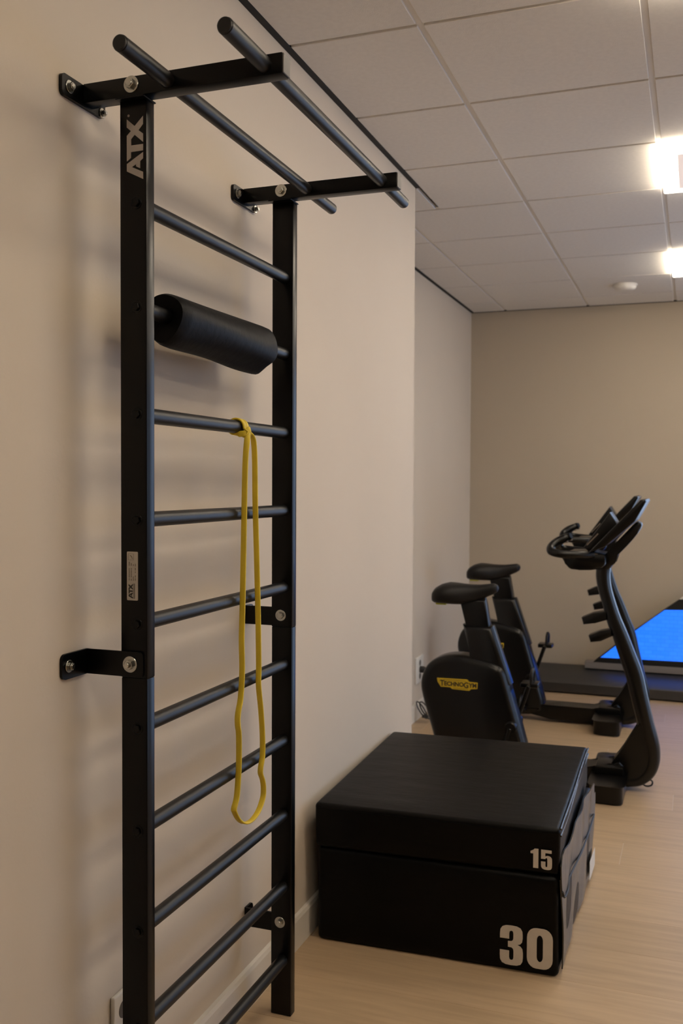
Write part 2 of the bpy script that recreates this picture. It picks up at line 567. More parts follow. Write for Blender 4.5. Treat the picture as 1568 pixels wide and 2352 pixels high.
for y0 in (0, DD):
    up_ = wp('upper_post', box(PX0, PX1, y0, y0 + PD, ZJ, ZTOP, .0022, 2), 'steel')
    lo_ = wp('lower_post', box(PX0 + .0006, PX1 - .0004, y0 + .0005, y0 + PD - .0005, 0.0, ZJ, .0022, 2), 'steel')
    posts.append((up_, lo_))
    far = y0 > 0
    # arm on top of the post, with its plate on the wall
    ya = y0 - (.024 if far else .014)
    yb = ya + .034
    arm = wp('arm', box(.008, .4413, ya, yb, 2.2297, 2.2680, .0015, 2), 'steel')
    obj('arm_end_cap', box(.4411, .4440, ya + .001, yb - .001, 2.2307, 2.2670, .001, 1), 'greyplastic', arm)['label'] = 'grey end cap of the arm'
    sl = box(PX0 - .002, PX1 + .003, ya - .0005, y0 + PD + .002, 2.2270, 2.2300, .001, 1)
    obj('saddle_plate', sl, 'steel', arm)
    pl = chaikin([(y0 - .083, 2.266), (y0 - .083, 2.2235), (y0 + .062, 2.2235), (y0 + .062, 2.266)], 0)
    plate = prism(pl, .0005, .0085, 'x', 0)
    vs = [e for e in plate.edges if abs(e.verts[0].co.x - e.verts[1].co.x) > .004]
    bvl(plate, vs, .010, 4)
    pl_o = wp('wall_plate', plate, 'steel')
    bolt(pl_o, (.0085, y0 - .060, 2.2448), 'x', 1, .0125)
    bolt(pl_o, (.0085, y0 + .050, 2.2325), 'x', 1, .0105)
    bolt(arm, (.1195, ya - .0003, 2.2520), 'y', -1, .0165)
    # brackets that hold the post to the wall, half way up and near the floor
    for zb in (1.1062, .256):
        b = bmesh.new()
        hh = .0255
        if not far:
            yA, yB_ = -.0045, -.0003
            arm_pts = [(.004, zb - hh), (.1375, zb - hh), (.1375, zb + hh), (.004, zb + hh)]
        else:
            yA, yB_ = DD + .004, DD + .010
            arm_pts = [(.004, zb - hh), (PX0 + .004, zb - hh), (PX0 + .004, zb + hh), (.004, zb + hh)]
        pb = prism(arm_pts, yA, yB_, 'y', 0)
        cut = [e for e in pb.edges if abs(e.verts[0].co.y - e.verts[1].co.y) > .002 and e.verts[0].co.x > .1]
        bvl(pb, cut, .007, 3)
        fy0, fy1 = (y0 - .088, y0 - .0005) if not far else (DD + .006, DD + .05)
        fl_ = prism([(fy0, zb - hh), (fy1, zb - hh), (fy1, zb + hh), (fy0, zb + hh)], .0005, .0060, 'x', 0)
        sel = [e for e in fl_.edges if abs(e.verts[0].co.x - e.verts[1].co.x) > .004 and ((e.verts[0].co.y < fy0 + .01) != far)]
        bvl(fl_, sel, .012, 4)
        br_o = wp('wall_bracket', merge(pb, fl_), 'steel')
        if not far:
            bolt(br_o, (.0060, -.066, zb), 'x', 1, .0125)
            bolt(br_o, (.1080, -.0045, zb), 'y', -1, .0165, nut=True)
        else:
            bolt(br_o, (.0060, DD + .034, zb), 'x', 1, .0125)
            bolt(lo_ if zb < 1 else up_, (.1115, DD + .0001, zb + .004), 'y', -1, .0155)
for i, z in enumerate(RZ):
    r_o = wp('rung', cyl((XRG, 0, z), 'y', .0158, PD - .004, DD + .004, 28), 'rung')
    # dark hex bolt that closes the rung on the outer face of the near post
    b = cyl((XRG + .002, 0, z), 'y', .0125, -.0012, .001, 20, .0005)
    b = cyl((XRG + .002, 0, z), 'y', .0085, -.0058, -.001, 6, .0010, b)
    obj('rung_bolt', b, 'steel', r_o)
for (xa, ya, xb, yb) in [(.2023, -.1814, .1906, .9092), (.4070, -.1772, .3997, .9192)]:
    zz = 2.249
    bar = wp('pull_up_bar', tube([(xa, ya, zz), (xb, yb, zz)], .0152, 28, bev=.002), 'rung')
    for (x_, y_, s) in ((xa, ya, -1), (xb, yb, 1)):
        obj('bar_end_cap', cyl((x_, y_, zz), 'y', .0140, -.001 * s, .003 * s, 24, .0012), 'cap', bar)
# printed brand name on the near post, running upwards
XT = [(.1008, 2.1912), (.1181, 2.1761), (.1373, 2.1939), (.1373, 2.1781), (.127, 2.167), (.1372, 2.1593), (.1372, 2.1431), (.1181, 2.1591), (.11, 2.1513), (.11, 2.139), (.137, 2.1391), (.137, 2.1265), (.1098, 2.126), (.1098, 2.1147), (.0997, 2.1086), (.1003, 2.1587), (.1096, 2.1673), (.1007, 2.1753)]
AA = [(.0997, 2.1035), (.137, 2.1233), (.137, 2.111), (.1307, 2.1066), (.1306, 2.0922), (.1213, 2.0968), (.1213, 2.1011), (.112, 2.0964), (.1369, 2.0846), (.1366, 2.0707), (.0992, 2.089)]
XT = [(.1002 if x < .1025 else (.1372 if x > .135 else x), z) for x, z in XT]
AA = [(.1002 if x < .1025 else (.1372 if x > .135 else x), z) for x, z in AA]
b = prism(XT, -.0006, -.0001, 'y')
b = prism(AA, -.0006, -.0001, 'y', bm=b)
b = prism([(.1042 + .0026 * math.cos(t * PI / 6), 2.1978 + .0026 * math.sin(t * PI / 6)) for t in range(12)], -.0006, -.0001, 'y', bm=b)
obj('brand_print', b, 'logo', posts[0][0], 0)['label'] = 'grey ATX print running up the post'
# silver type sticker
st = prism([(.0985, 1.3330), (.0985, 1.2350), (.1238, 1.2350), (.1238, 1.3330)], -.0009, -.0001, 'y')
bvl(st, [e for e in st.edges if abs(e.verts[0].co.y - e.verts[1].co.y) > .0005], .002, 3)
sto = obj('type_sticker', st, 'sticker', posts[0][0], 0)
sto['label'] = 'silver ATX type plate sticker'
def remap(p):      # the logo at sticker size
    u = (p[0] - .1002) / .037
    v = (p[1] - 2.0707) / (2.1939 - 2.0707)
    return (.1025 + u * .0098, 1.2385 + v * .030)
b = prism([remap(p) for p in XT], -.0013, -.0008, 'y')
b = prism([remap(p) for p in AA], -.0013, -.0008, 'y', bm=b)
for x0 in (.1141, .1160):
    b = prism([(x0, 1.2385), (x0 + .0008, 1.2385), (x0 + .0008, 1.2690), (x0, 1.2690)], -.0013, -.0008, 'y', bm=b)
obj('sticker_name', b, 'ink', posts[0][0], 0)
b = bmesh.new()
random.seed(3)
for x0, runs in [(.1030, [(1.275, 1.2795), (1.281, 1.300), (1.3045, 1.3125)]), (.1077, [(1.275, 1.2795), (1.281, 1.300), (1.3045, 1.310)]),
                 (.1125, [(1.275, 1.2840), (1.3045, 1.308)]), (.1172, [(1.275, 1.280), (1.2815, 1.286), (1.2905, 1.294), (1.2955, 1.301), (1.304, 1.3085)])]:
    for a, c in runs:
        z = a
        while z < c - .0006:
            l = random.uniform(.0010, .0017)
            b = prism([(x0, z), (x0 + random.uniform(.0016, .0024), z), (x0 + random.uniform(.0016, .0024), min(z + l, c)), (x0, min(z + l, c))], -.0012, -.0008, 'y', bm=b)
            z += l + .0004
for (xa, za, xb, zb_) in [(.1015, 1.316, .1020, 1.329), (.1135, 1.316, .1140, 1.329), (.1015, 1.316, .114, 1.3165), (.1015, 1.3285, .114, 1.329)]:
    b = prism([(xa, za), (xb, za), (xb, zb_), (xa, zb_)], -.0012, -.0008, 'y', bm=b)
b = prism([(.1060, 1.3262), (.1100, 1.3240), (.1118, 1.3185), (.1108, 1.3182), (.1090, 1.3225), (.1055, 1.3250)], -.0012, -.0008, 'y', bm=b)
obj('sticker_lines', b, 'inkpale', posts[0][0], 0)

# ------------------------------------------------------------------ foam roll pad on the second rung
fp = thing('foam_pad', 'black foam roll pad wrapped around the second rung of the wall bars', 'pad', (XRG, .352, RZ[1]))
def pad_profile(y):
    """closed outline (x,z) of the pad; the lap of the cover hangs below"""
    t = (y + .245) / .49
    pts = []
    n = 40
    for k in range(n):
        a = 2 * PI * k / n
        rx, rz = .052, .0525
        x, z = rx * math.cos(a), rz * math.sin(a)
        lap = math.exp(-((a - math.radians(262)) / .34) ** 2)
        z -= lap * (.006 + .013 * t + .0018 * math.sin(t * 9 + 1.2))
        x += .003 * math.sin(a * 3 + t * 4)
        pts.append((x - .002, z - .003))
    return pts
b = bmesh.new()
rings = []
N = 26
for i in range(N + 1):
    yy = -.245 + .49 * i / N
    e = min(i, N - i)
    s = {0: .90, 1: .985}.get(e, 1.0)
    yy += (-.004 if i == 1 else .004 if i == N - 1 else 0) * 1.5
    rings.append([b.verts.new((x * s, yy, z * s)) for x, z in pad_profile(yy)])
inner = [[b.verts.new((.0165 * math.cos(2 * PI * k / 40), yy, .0165 * math.sin(2 * PI * k / 40))) for k in range(40)] for yy in (-.235, .235)]
for i in range(N):
    for k in range(40):
        b.faces.new((rings[i][k], rings[i][(k + 1) % 40], rings[i + 1][(k + 1) % 40], rings[i + 1][k]))
for k in range(40):
    b.faces.new((inner[0][k], inner[0][(k + 1) % 40], rings[0][(k + 1) % 40], rings[0][k]))
    b.faces.new((rings[N][k], rings[N][(k + 1) % 40], inner[1][(k + 1) % 40], inner[1][k]))
    b.faces.new((inner[0][k], inner[1][k], inner[1][(k + 1) % 40], inner[0][(k + 1) % 40]))
obj('foam_roll', b, 'foam', fp, 50)

# ------------------------------------------------------------------ yellow band hanging from the third rung
z3 = RZ[2]
P, Wd = [], []
X = Vector((1, 0, 0)); Yv = Vector((0, 1, 0))
def strand(pts):
    return smooth_path([(x, y, z) for x, y, z in pts], 8)
def wrap(a0, a1, y0, y1, r0, r1, n=18):
    o = []
    for k in range(n + 1):
        t = k / n
        a = math.radians(a0 + (a1 - a0) * t)
        r = r0 + (r1 - r0) * t
        o.append(Vector((XRG + r * math.cos(a), y0 + (y1 - y0) * t, z3 + r * math.sin(a))))
    return o
xb = .1470
left = [(.150, .4545, 1.596), (xb + .001, .449, 1.575), (xb, .4415, 1.52), (xb, .4365, 1.42), (xb, .432, 1.30), (xb, .4265, 1.165), (xb, .4225, 1.09), (xb, .4255, 1.02), (xb, .4180, .955),
        (xb, .4025, .9150), (xb, .4020, .890), (xb, .4080, .865), (xb, .4085, .800), (xb, .4035, .750), (xb, .3960, .715), (xb, .3830, .695), (xb, .3860, .684), (xb, .4080, .659),
        (xb, .4400, .640), (xb, .4800, .634), (xb, .5180, .644), (xb, .5450, .668), (xb, .5500, .693), (xb, .5440, .716), (xb, .5320, .736), (xb, .5330, .752),
        (xb, .5430, .780), (xb, .5430, .830), (xb, .5330, .900), (xb, .5190, .965), (xb, .5200, 1.02), (xb, .5150, 1.15), (xb, .5060, 1.30), (xb, .4980, 1.42), (xb, .4950, 1.52), (xb + .0005, .4890, 1.565), (.1485, .478, 1.588), (.1435, .4700, 1.598)]
Ls = strand(left)
P += Ls
n = len(Ls)
for i in range(n):
    e = min(i, n - 1 - i)
    t = min(1, e / 14)
    wv = (Yv * (1 - t) * (1 if i < n / 2 else -1) + X * (t if i < n / 2 else t)).normalized() if t < 1 else X
    Wd.append(wv)
# strand B goes over the rung, comes back under it, crosses as the bight, then strand A
wB = wrap(-20, 285, .4680, .4720, .0185, .0185, 26)
P += wB; Wd += [Yv * -1] * len(wB)
br_ = smooth_path([wB[-1], (XRG + .0235, .470, z3 - .019), (XRG + .0300, .460, z3 - .006), (XRG + .0235, .446, z3 - .016), wrap(285, 285, .4440, .4440, .0185, .0185, 1)[0]], 6)[1:-1]
P += br_; Wd += [Vector((.35, -.2, -1))] * len(br_)
wA = wrap(285, -10, .4440, .4520, .0185, .0205, 26)
P += wA; Wd += [Yv] * len(wA)
# gentle smoothing of the width directions
for _ in range(4):
    Wd = [(Wd[i - 1] + Wd[i] * 2 + Wd[(i + 1) % len(Wd)]).normalized() if (Wd[i - 1] + Wd[i] * 2 + Wd[(i + 1) % len(Wd)]).length > .2 else Wd[i] for i in range(len(Wd))]
rb = obj('resistance_band', sweep_flat(P, Wd, .0145, .0045), 'yellow', None, 50)
tag(rb, 'yellow elastic resistance band looped over the third rung of the wall bars', 'resistance band')

# ------------------------------------------------------------------ soft jump boxes
def soft_box(c0, c1, z0, z1, bulge, mname):
    """c0/c1: four plan corners at the bottom/top (front left, front right, back right, back left)"""
    bm = bmesh.new()
    bmesh.ops.create_cube(bm, size=1)
    bmesh.ops.subdivide_edges(bm, edges=bm.edges[:], cuts=9, use_grid_fill=True)
    rr = .030
    for v in bm.verts:
        u, vv, ww = v.co.x + .5, v.co.y + .5, v.co.z + .5
        lo = [Vector(c) for c in c0]; hi = [Vector(c) for c in c1]
        A = [lo[i].lerp(hi[i], ww) for i in range(4)]
        p = A[0].lerp(A[1], u).lerp(A[3].lerp(A[2], u), vv)
        q = Vector((p.x, p.y, z0 + (z1 - z0) * ww))
        f = lambda s: 1 - (2 * s - 1) ** 4
        if ww > .999: q.z += bulge * .5 * f(u) * f(vv)
        if u > .999: q.x += bulge * f(vv) * f(ww)
        if u < .001: q.x -= bulge * .5 * f(vv) * f(ww)
        if vv < .001: q.y -= bulge * f(u) * f(ww)
        if vv > .999: q.y += bulge * f(u) * f(ww)
        v.co = q
    sharp = []
    for e in bm.edges:
        if len(e.link_faces) == 2 and e.calc_face_angle() > .9:
            sharp.append(e)
    bvl(bm, sharp, .016, 4)
    return bm

def arc(cx, cz, rx, rz, a0, a1, n):
    return [(cx + rx * math.cos(math.radians(a0 + (a1 - a0) * k / n)), cz + rz * math.sin(math.radians(a0 + (a1 - a0) * k / n))) for k in range(n + 1)]
def ring_prism(outer, inner_, a0, a1, bm=None):
    new = bmesh.new()
    n = len(outer)
    V = [[new.verts.new((p[0], a, p[1])) for p in L] for L in (outer, inner_) for a in (a0, a1)]
    O0, O1, I0, I1 = V
    for i in range(n):
        j = (i + 1) % n
        new.faces.new((O0[i], O0[j], I0[j], I0[i]))
        new.faces.new((O1[i], I1[i], I1[j], O1[j]))
        new.faces.new((O0[i], O1[i], O1[j], O0[j]))
        new.faces.new((I0[i], I0[j], I1[j], I1[i]))
    return merge(bm, new)
def rrect(x0, x1, z0, z1, r, n=5):
    return arc(x1 - r, z1 - r, r, r, 0, 90, n) + arc(x0 + r, z1 - r, r, r, 90, 180, n) + arc(x0 + r, z0 + r, r, r, 180, 270, n) + arc(x1 - r, z0 + r, r, r, 270, 360, n)
def digit(ch, bm, x, z, wd, h, a0, a1):
    """heavy condensed figures in a wd x h cell"""
    s = .40 * wd                                  # stem
    m = lambda pts: [(x + u * wd, z + v * h) for u, v in pts]
    k = wd / h
    if ch == '0':
        R = .36
        out = [(x + wd * u, z + h * v) for u, v in rr_unit(R, R * k * 1.1)]
        inn = [(x + wd * (.5 + (u - .5) * .24), z + h * (.5 + (v - .5) * .66)) for u, v in rr_unit(.5, .2)]
        return ring_prism(out, inn, a0, a1, bm)
    if ch == '1':
        return prism(m([(.34, 0), (.86, 0), (.86, 1), (.46, 1), (.36, .93), (.10, .86), (.06, .86), (.06, .74), (.34, .74)]), a0, a1, 'y', bm=bm)
    if ch == '5':
        pts = [(.05, 1), (.93, 1), (.93, .845), (.40, .845), (.40, .665)]
        pts += [(.50, .70), (.62, .71), (.76, .70), (.88, .655), (.955, .58), (.97, .48), (.97, .22), (.955, .12), (.89, .045), (.77, .008), (.55, -.005), (.33, .008), (.16, .05), (.075, .12), (.05, .22), (.05, .40)]
        pts += [(.42, .40), (.42, .20), (.445, .145), (.50, .13), (.555, .145), (.58, .20), (.58, .53), (.555, .585), (.50, .60), (.44, .585), (.415, .54), (.05, .54)]
        return prism(m(pts), a0, a1, 'y', bm=bm)
    if ch == '3':
        pts = [(.03, .66), (.03, .78), (.05, .88), (.13, .955), (.28, .992), (.50, 1.0), (.72, .992), (.87, .955), (.945, .88), (.96, .78), (.96, .70), (.935, .61), (.86, .555), (.74, .53)]
        pts += [(.87, .50), (.95, .44), (.975, .34), (.975, .22), (.955, .12), (.88, .045), (.73, .008), (.50, 0), (.27, .008), (.12, .045), (.045, .12), (.03, .22), (.03, .36)]
        pts += [(.41, .36), (.41, .20), (.435, .145), (.50, .13), (.565, .145), (.59, .20), (.59, .37), (.57, .42), (.51, .45), (.36, .455), (.36, .60), (.50, .605), (.555, .63), (.58, .68), (.58, .80), (.56, .855), (.50, .87), (.435, .855), (.41, .80), (.41, .66)]
        return prism(m(pts), a0, a1, 'y', bm=bm)
def rr_unit(rx, rz, n=5):
    o = []
    for cx, cz, a in ((1 - rx, 1 - rz, 0), (rx, 1 - rz, 90), (rx, rz, 180), (1 - rx, rz, 270)):
        o += arc(cx, cz, rx, rz, a, a + 90, n)
    return o

def figure_obj(parent, chars, front, layout, label):
    """flat printed figures lying on the front face; front = (origin, angle)"""
    bm = bmesh.new()
    for ch, (x, z, wd, h) in zip(chars, layout):
        bm = digit(ch, bm, x, z, wd, h, -.0012, -.0002)
    o = obj('printed_number', bm, 'digit', parent, 0)
    o.location = front[0]
    o.rotation_euler = (0, 0, front[1])
    o['label'] = label
    return o

FL, FR, BR, BL = (.0458, 1.1841), (.8083, 1.2065), (.8180, 2.1291), (.020, 2.110)
jb = thing('jump_box', 'black vinyl jump box marked 30, bottom of the two on floor', 'jump box', (.42, 1.65, 0))
def bp(parent, name, bm, m, label=None, smooth=40):
    o = obj(name, bm, m, parent, smooth)
    o.location = -parent.location
    if label:
        o['label'] = label
    return o
bp(jb, 'foam_block', soft_box([FL, FR, BR, BL], [(.044, 1.186), (.804, 1.206), (.814, 2.127), (.016, 2.108)], 0, .302, .006, 'vinyl'), 'vinyl')
ang30 = math.atan2(FR[1] - FL[1], FR[0] - FL[0])
o = figure_obj(jb, '30', (Vector((FL[0], FL[1] - .0070, 0)) - jb.location, ang30), [(.588, .022, .073, .121), (.671, .024, .076, .122)], 'pale grey number 30')
# right side: a loose cover flap that reaches up over the box above, a cord edge, a paper tag
def side_sheet(prof_top, prof_bot, xs_, thick, bm=None, ny=24):
    """a thin sheet hanging in the yz plane; prof_* = [(y,z)...]; xs_(y,z) gives the outward x"""
    def ev(pr, y):
        for (a, b), (c, d) in zip(pr, pr[1:]):
            if a <= y <= c:
                return b + (d - b) * (y - a) / (c - a)
        return pr[-1][1] if y > pr[-1][0] else pr[0][1]
    new = bmesh.new()
    ya, yb = prof_top[0][0], prof_top[-1][0]
    g = []
    nz = 8
    for i in range(ny + 1):
        yy = ya + (yb - ya) * i / ny
        t, b_ = ev(prof_top, yy), ev(prof_bot, yy)
        g.append([(yy, b_ + (t - b_) * k / nz) for k in range(nz + 1)])
    F = [[new.verts.new((xs_(*p) + thick, *p)) for p in r] for r in g]
    B = [[new.verts.new((xs_(*p), *p)) for p in r] for r in g]
    for i in range(ny):
        for k in range(nz):
            new.faces.new((F[i][k], F[i + 1][k], F[i + 1][k + 1], F[i][k + 1]))
            new.faces.new((B[i][k], B[i][k + 1], B[i + 1][k + 1], B[i + 1][k]))
    for i in range(ny):
        new.faces.new((F[i][0], B[i][0], B[i + 1][0], F[i + 1][0]))
        new.faces.new((F[i][nz], F[i + 1][nz], B[i + 1][nz], B[i][nz]))
    for k in range(nz):
        new.faces.new((F[0][k], F[0][k + 1], B[0][k + 1], B[0][k]))
        new.faces.new((F[ny][k], B[ny][k], B[ny][k + 1], F[ny][k + 1]))
    return merge(bm, new)
def xside(y, z):
    return .8145 + .0104 * (y - 1.2065) + .0035 * math.sin(y * 11 + z * 9) + .003 * math.sin(y * 23 - z * 14)
fb = side_sheet([(1.215, .335), (1.26, .362), (1.36, .356), (1.40, .362), (1.50, .374), (1.64, .368), (1.79, .362), (1.98, .346), (2.07, .335)],
                [(1.215, .245), (1.30, .230), (1.40, .240), (1.60, .240), (1.82, .222), (2.07, .220)], xside, .004)
bp(jb, 'cover_flap', fb, 'vinylside', 'loose vinyl flap sticking to the box above')
bp(jb, 'side_panel', side_sheet([(1.225, .290), (2.11, .290)], [(1.225, .022), (2.11, .022)], lambda y, z: xside(y, z) - .004, .004), 'vinylside', 'wrinkled vinyl side')
cord = smooth_path([(xside(y_, z_) + .006, y_, z_) for y_, z_ in [(1.208, .262), (1.235, .236), (1.31, .230), (1.384, .240), (1.596, .240), (1.819, .223), (2.06, .219)]], 6)
bp(jb, 'edge_cord', tube(cord, .0032, 8), 'cap')
tg = prism([(1.89, .030), (2.08, .020), (2.08, .085), (1.89, .098)], .830, .8312, 'x')
bp(jb, 'paper_tag', tg, 'white', 'white paper care tag')

FL2, FR2, BR2, BL2 = (.038, 1.174), (.809, 1.212), (.792, 2.166), (.008, 2.122)
jb2 = thing('jump_box', 'black vinyl jump box marked 15, lying on top of the taller box', 'jump box', (.41, 1.67, .302))
FLb, FRb = (.0395, 1.178), (.807, 1.214)
bp(jb2, 'foam_block', soft_box([FLb, FRb, (.792, 2.160), (.010, 2.118)], [FL2, FR2, BR2, BL2], .3035, .447, .005, 'vinyl'), 'vinyl')
ang15 = math.atan2(FRb[1] - FLb[1], FRb[0] - FLb[0])
figure_obj(jb2, '15', (Vector((FLb[0], FLb[1] - .0085, 0)) - jb2.location, ang15), [(.683, .326, .029, .058), (.714, .324, .035, .059)], 'pale grey number 15')
def xs15(y, z):
    return .8085 - .0178 * (y - 1.212) + .0012 * math.sin(y * 9)
for dz, wob in ((.004, 0), (-.010, .006)):
    pth = [(xs15(y_, 0) + .0015, y_, .440 + dz - wob * (1 + math.sin((y_ - 1.2) * 9.5)) * .9) for y_ in [1.222 + .0465 * k for k in range(21)]]
    bp(jb2, 'piping', tube(smooth_path(pth, 3), .0034, 8), 'vinylside', 'shiny piping along the lid seam')

# ------------------------------------------------------------------ exercise bikes
bk = thing('exercise_bike', 'nearer black upright exercise bike behind the jump boxes with yellow badge in full view', 'exercise bike', (.45, 3.14, 0), 0, 'exercise bikes facing the right')
def part(name, bm, m, parent=None, label=None, smooth=40):
    o = obj(name, bm, m, parent or bk, smooth)
    if label:
        o['label'] = label
    return o
shell = [(-.526, .205), (-.557, .306), (-.582, .391), (-.590, .439), (-.583, .487), (-.561, .538), (-.521, .575), (-.467, .598), (-.42, .606), (-.362, .607), (-.202, .575), (-.160, .545), (-.135, .460), (-.062, .210), (-.034, .110), (-.034, .03), (-.44, .03), (-.485, .06)]
def pillow(pts, h, rad, seg=6):
    """convex (x,z) outline with a well rounded rim, h = half thickness along y"""
    area = sum(pts[i - 1][0] * pts[i][1] - pts[i][0] * pts[i - 1][1] for i in range(len(pts)))
    sg = 1 if area > 0 else -1
    nrm = []
    for i in range(len(pts)):
        t = (Vector(pts[(i + 1) % len(pts)]) - Vector(pts[i - 1])).normalized()
        nrm.append(Vector((t.y, -t.x)) * sg)
    lv = [(-h + rad - rad * math.cos(PI / 2 * k / seg), rad * (1 - math.sin(PI / 2 * k / seg))) for k in range(seg + 1)]
    lv += [(-y_, o_) for y_, o_ in lv[::-1]]
    bm = bmesh.new()
    R = [[bm.verts.new((p[0] - n_.x * o_, y_, p[1] - n_.y * o_)) for p, n_ in zip(pts, nrm)] for y_, o_ in lv]
    for A, B in zip(R, R[1:]):
        for k in range(len(pts)):
            bm.faces.new((A[k], A[(k + 1) % len(pts)], B[(k + 1) % len(pts)], B[k]))
    bm.faces.new(R[0]); bm.faces.new(R[-1][::-1])
    return bm
hs = part('flywheel_housing', pillow(chaikin(shell, 3), .072, .036), 'bikemetal', None, None, 50)
bd = [(-.4963, .4844), (-.3401, .4865), (-.3304, .4753), (-.2871, .4739), (-.2892, .4428), (-.3204, .4403), (-.33, .43), (-.4173, .4327), (-.4272, .4415), (-.4762, .4401), (-.4937, .4653)]
bo = obj('badge', prism(bd, -.0745, -.0715, 'y', .0008, 1), 'badge', hs, 0)
bo['label'] = 'yellow brand badge with black lettering'
def bike_text(s, size, x, z, xs=1.0, off=.0008):
    t = text_bm(s, size, off, .0003, 1.0, xs)
    for v in t.verts:
        v.co = Vector((x + v.co.x, -.0751 - v.co.z, z + v.co.y))
    return t
t1 = bike_text('T', .040, -.4800, .4470, .9, .0012)
t1 = merge(t1, bike_text('ECHNO', .0300, -.4590, .4490, .95, .0012))
t1 = merge(t1, bike_text('G', .040, -.3590, .4440, .9, .0012))
t1 = merge(t1, bike_text('YM', .0300, -.3310, .4480, .95, .0012))
t1 = prism([(-.462, .4768), (-.345, .4778), (-.345, .4792), (-.462, .4785)], -.0752, -.0745, 'y', bm=t1)
t1 = prism([(-.412, .4378), (-.335, .4368), (-.335, .4382), (-.412, .4392)], -.0752, -.0745, 'y', bm=t1)
obj('badge_lettering', t1, 'ink', hs, 0)
part('seat_sleeve', prism([(-.377, .758), (-.222, .757), (-.125, .470), (-.160, .430), (-.30, .43), (-.335, .605)], -.050, .050, 'y', .032, 6), 'bikemetal')
part('seat_post', prism([(-.394, .885), (-.262, .885), (-.236, .730), (-.355, .730)], -.036, .036, 'y', .010, 3), 'bike')
# saddle: lofted sections from tail to nose: x, top z, bottom z, half width
sec = [(-.533, .905, .878, .030), (-.526, .925, .866, .085), (-.512, .942, .862, .112), (-.49, .956, .861, .124), (-.46, .964, .860, .124), (-.42, .963, .858, .110), (-.38, .960, .858, .085), (-.34, .959, .866, .062), (-.30, .960, .878, .046), (-.26, .965, .898, .038), (-.225, .969, .914, .032), (-.208, .962, .926, .026), (-.202, .951, .938, .012)]
b = bmesh.new()
rings = []
for x, zt, zb, hw in sec:
    ring = []
    for k in range(20):
        a = 2 * PI * k / 20
        ca, sa = math.cos(a), math.sin(a)
        ex = .7
        yy = hw * math.copysign(abs(ca) ** ex, ca)
        zz = (zt + zb) / 2 + (zt - zb) / 2 * math.copysign(abs(sa) ** ex, sa)
        ring.append(b.verts.new((x, yy, zz)))
    rings.append(ring)
for i in range(len(rings) - 1):
    for k in range(20):
        b.faces.new((rings[i][k], rings[i][(k + 1) % 20], rings[i + 1][(k + 1) % 20], rings[i + 1][k]))
b.faces.new(rings[0][::-1]); b.faces.new(rings[-1])
sd = part('saddle', b, 'saddle', None, None, 60)
obj('adjust_tab', box(-.517, -.462, -.035, .035, .852, .868, .004, 2), 'tag', sd)['label'] = 'yellow green tab under the saddle'
obj('saddle_clamp', box(-.305, -.262, -.018, .018, .868, .895, .004, 2), 'bikemetal', sd)
part('base_beam', prism(chaikin([(-.12, .018), (-.12, .106), (.0, .108), (.34, .106), (.42, .16), (.42, .02), (.36, .016)], 1), -.068, .068, 'y', .014, 3), 'bike')
cpath = [(.312, 1.085, .034), (.308, 1.030, .034), (.317, .967, .032), (.337, .898, .031), (.360, .822, .034), (.391, .745, .036), (.424, .655, .039), (.458, .560, .041), (.482, .460, .040), (.513, .335, .038), (.536, .255, .037), (.5475, .200, .036), (.545, .140, .036), (.526, .092, .035), (.490, .058, .032), (.440, .044, .030), (.380, .050, .026)]
sp = smooth_path(cpath, 5)                       # x, z and half width along the column
b = bmesh.new()
rings = []
for i, q in enumerate(sp):
    p0, p1 = sp[max(0, i - 1)], sp[min(len(sp) - 1, i + 1)]
    t = Vector((p1.x - p0.x, p1.y - p0.y)).normalized()
    n_ = Vector((-t.y, t.x))
    ring = []
    for k in range(24):
        ca, sa = math.cos(2 * PI * k / 24), math.sin(2 * PI * k / 24)
        u = math.copysign(abs(ca) ** .75, ca) * q.z
        v = math.copysign(abs(sa) ** .75, sa) * .047
        ring.append(b.verts.new((q.x + n_.x * u, v, q.y + n_.y * u)))
    rings.append(ring)
for i in range(len(rings) - 1):
    for k in range(24):
        b.faces.new((rings[i][k], rings[i][(k + 1) % 24], rings[i + 1][(k + 1) % 24], rings[i + 1][k]))
b.faces.new(rings[0][::-1]); b.faces.new(rings[-1])
part('column', b, 'bikemetal', None, None, 60)
part('column_foot', prism([(.500, .360), (.482, .312), (.413, .207), (.363, .131), (.34, .10), (.34, .03), (.44, .018), (.49, .035), (.53, .075), (.55, .14), (.55, .20), (.535, .28)], -.044, .044, 'y', .008, 2), 'bike')
part('head_arm', prism(chaikin([(.300, 1.06), (.345, 1.06), (.361, 1.114), (.437, 1.197), (.478, 1.253), (.490, 1.285), (.465, 1.300), (.436, 1.268), (.322, 1.140), (.290, 1.09)], 1), -.048, .048, 'y', .012, 2), 'bikemetal')
part('console_tray', prism(chaikin([(.105, 1.148), (.150, 1.072), (.175, 1.060), (.29, 1.064), (.318, 1.078), (.332, 1.103), (.320, 1.150)], 1), -.115, .115, 'y', .014, 2), 'bike')
scn = part('screen', prism([(.255, 1.150), (.488, 1.402), (.508, 1.402), (.512, 1.392), (.463, 1.300), (.330, 1.180)], -.205, .205, 'y', .007, 2), 'bike')
cc = part('control_panel', prism([(.222, 1.168), (.343, 1.338), (.379, 1.280), (.340, 1.210), (.262, 1.140)], -.090, .090, 'y', .007, 2), 'bike')
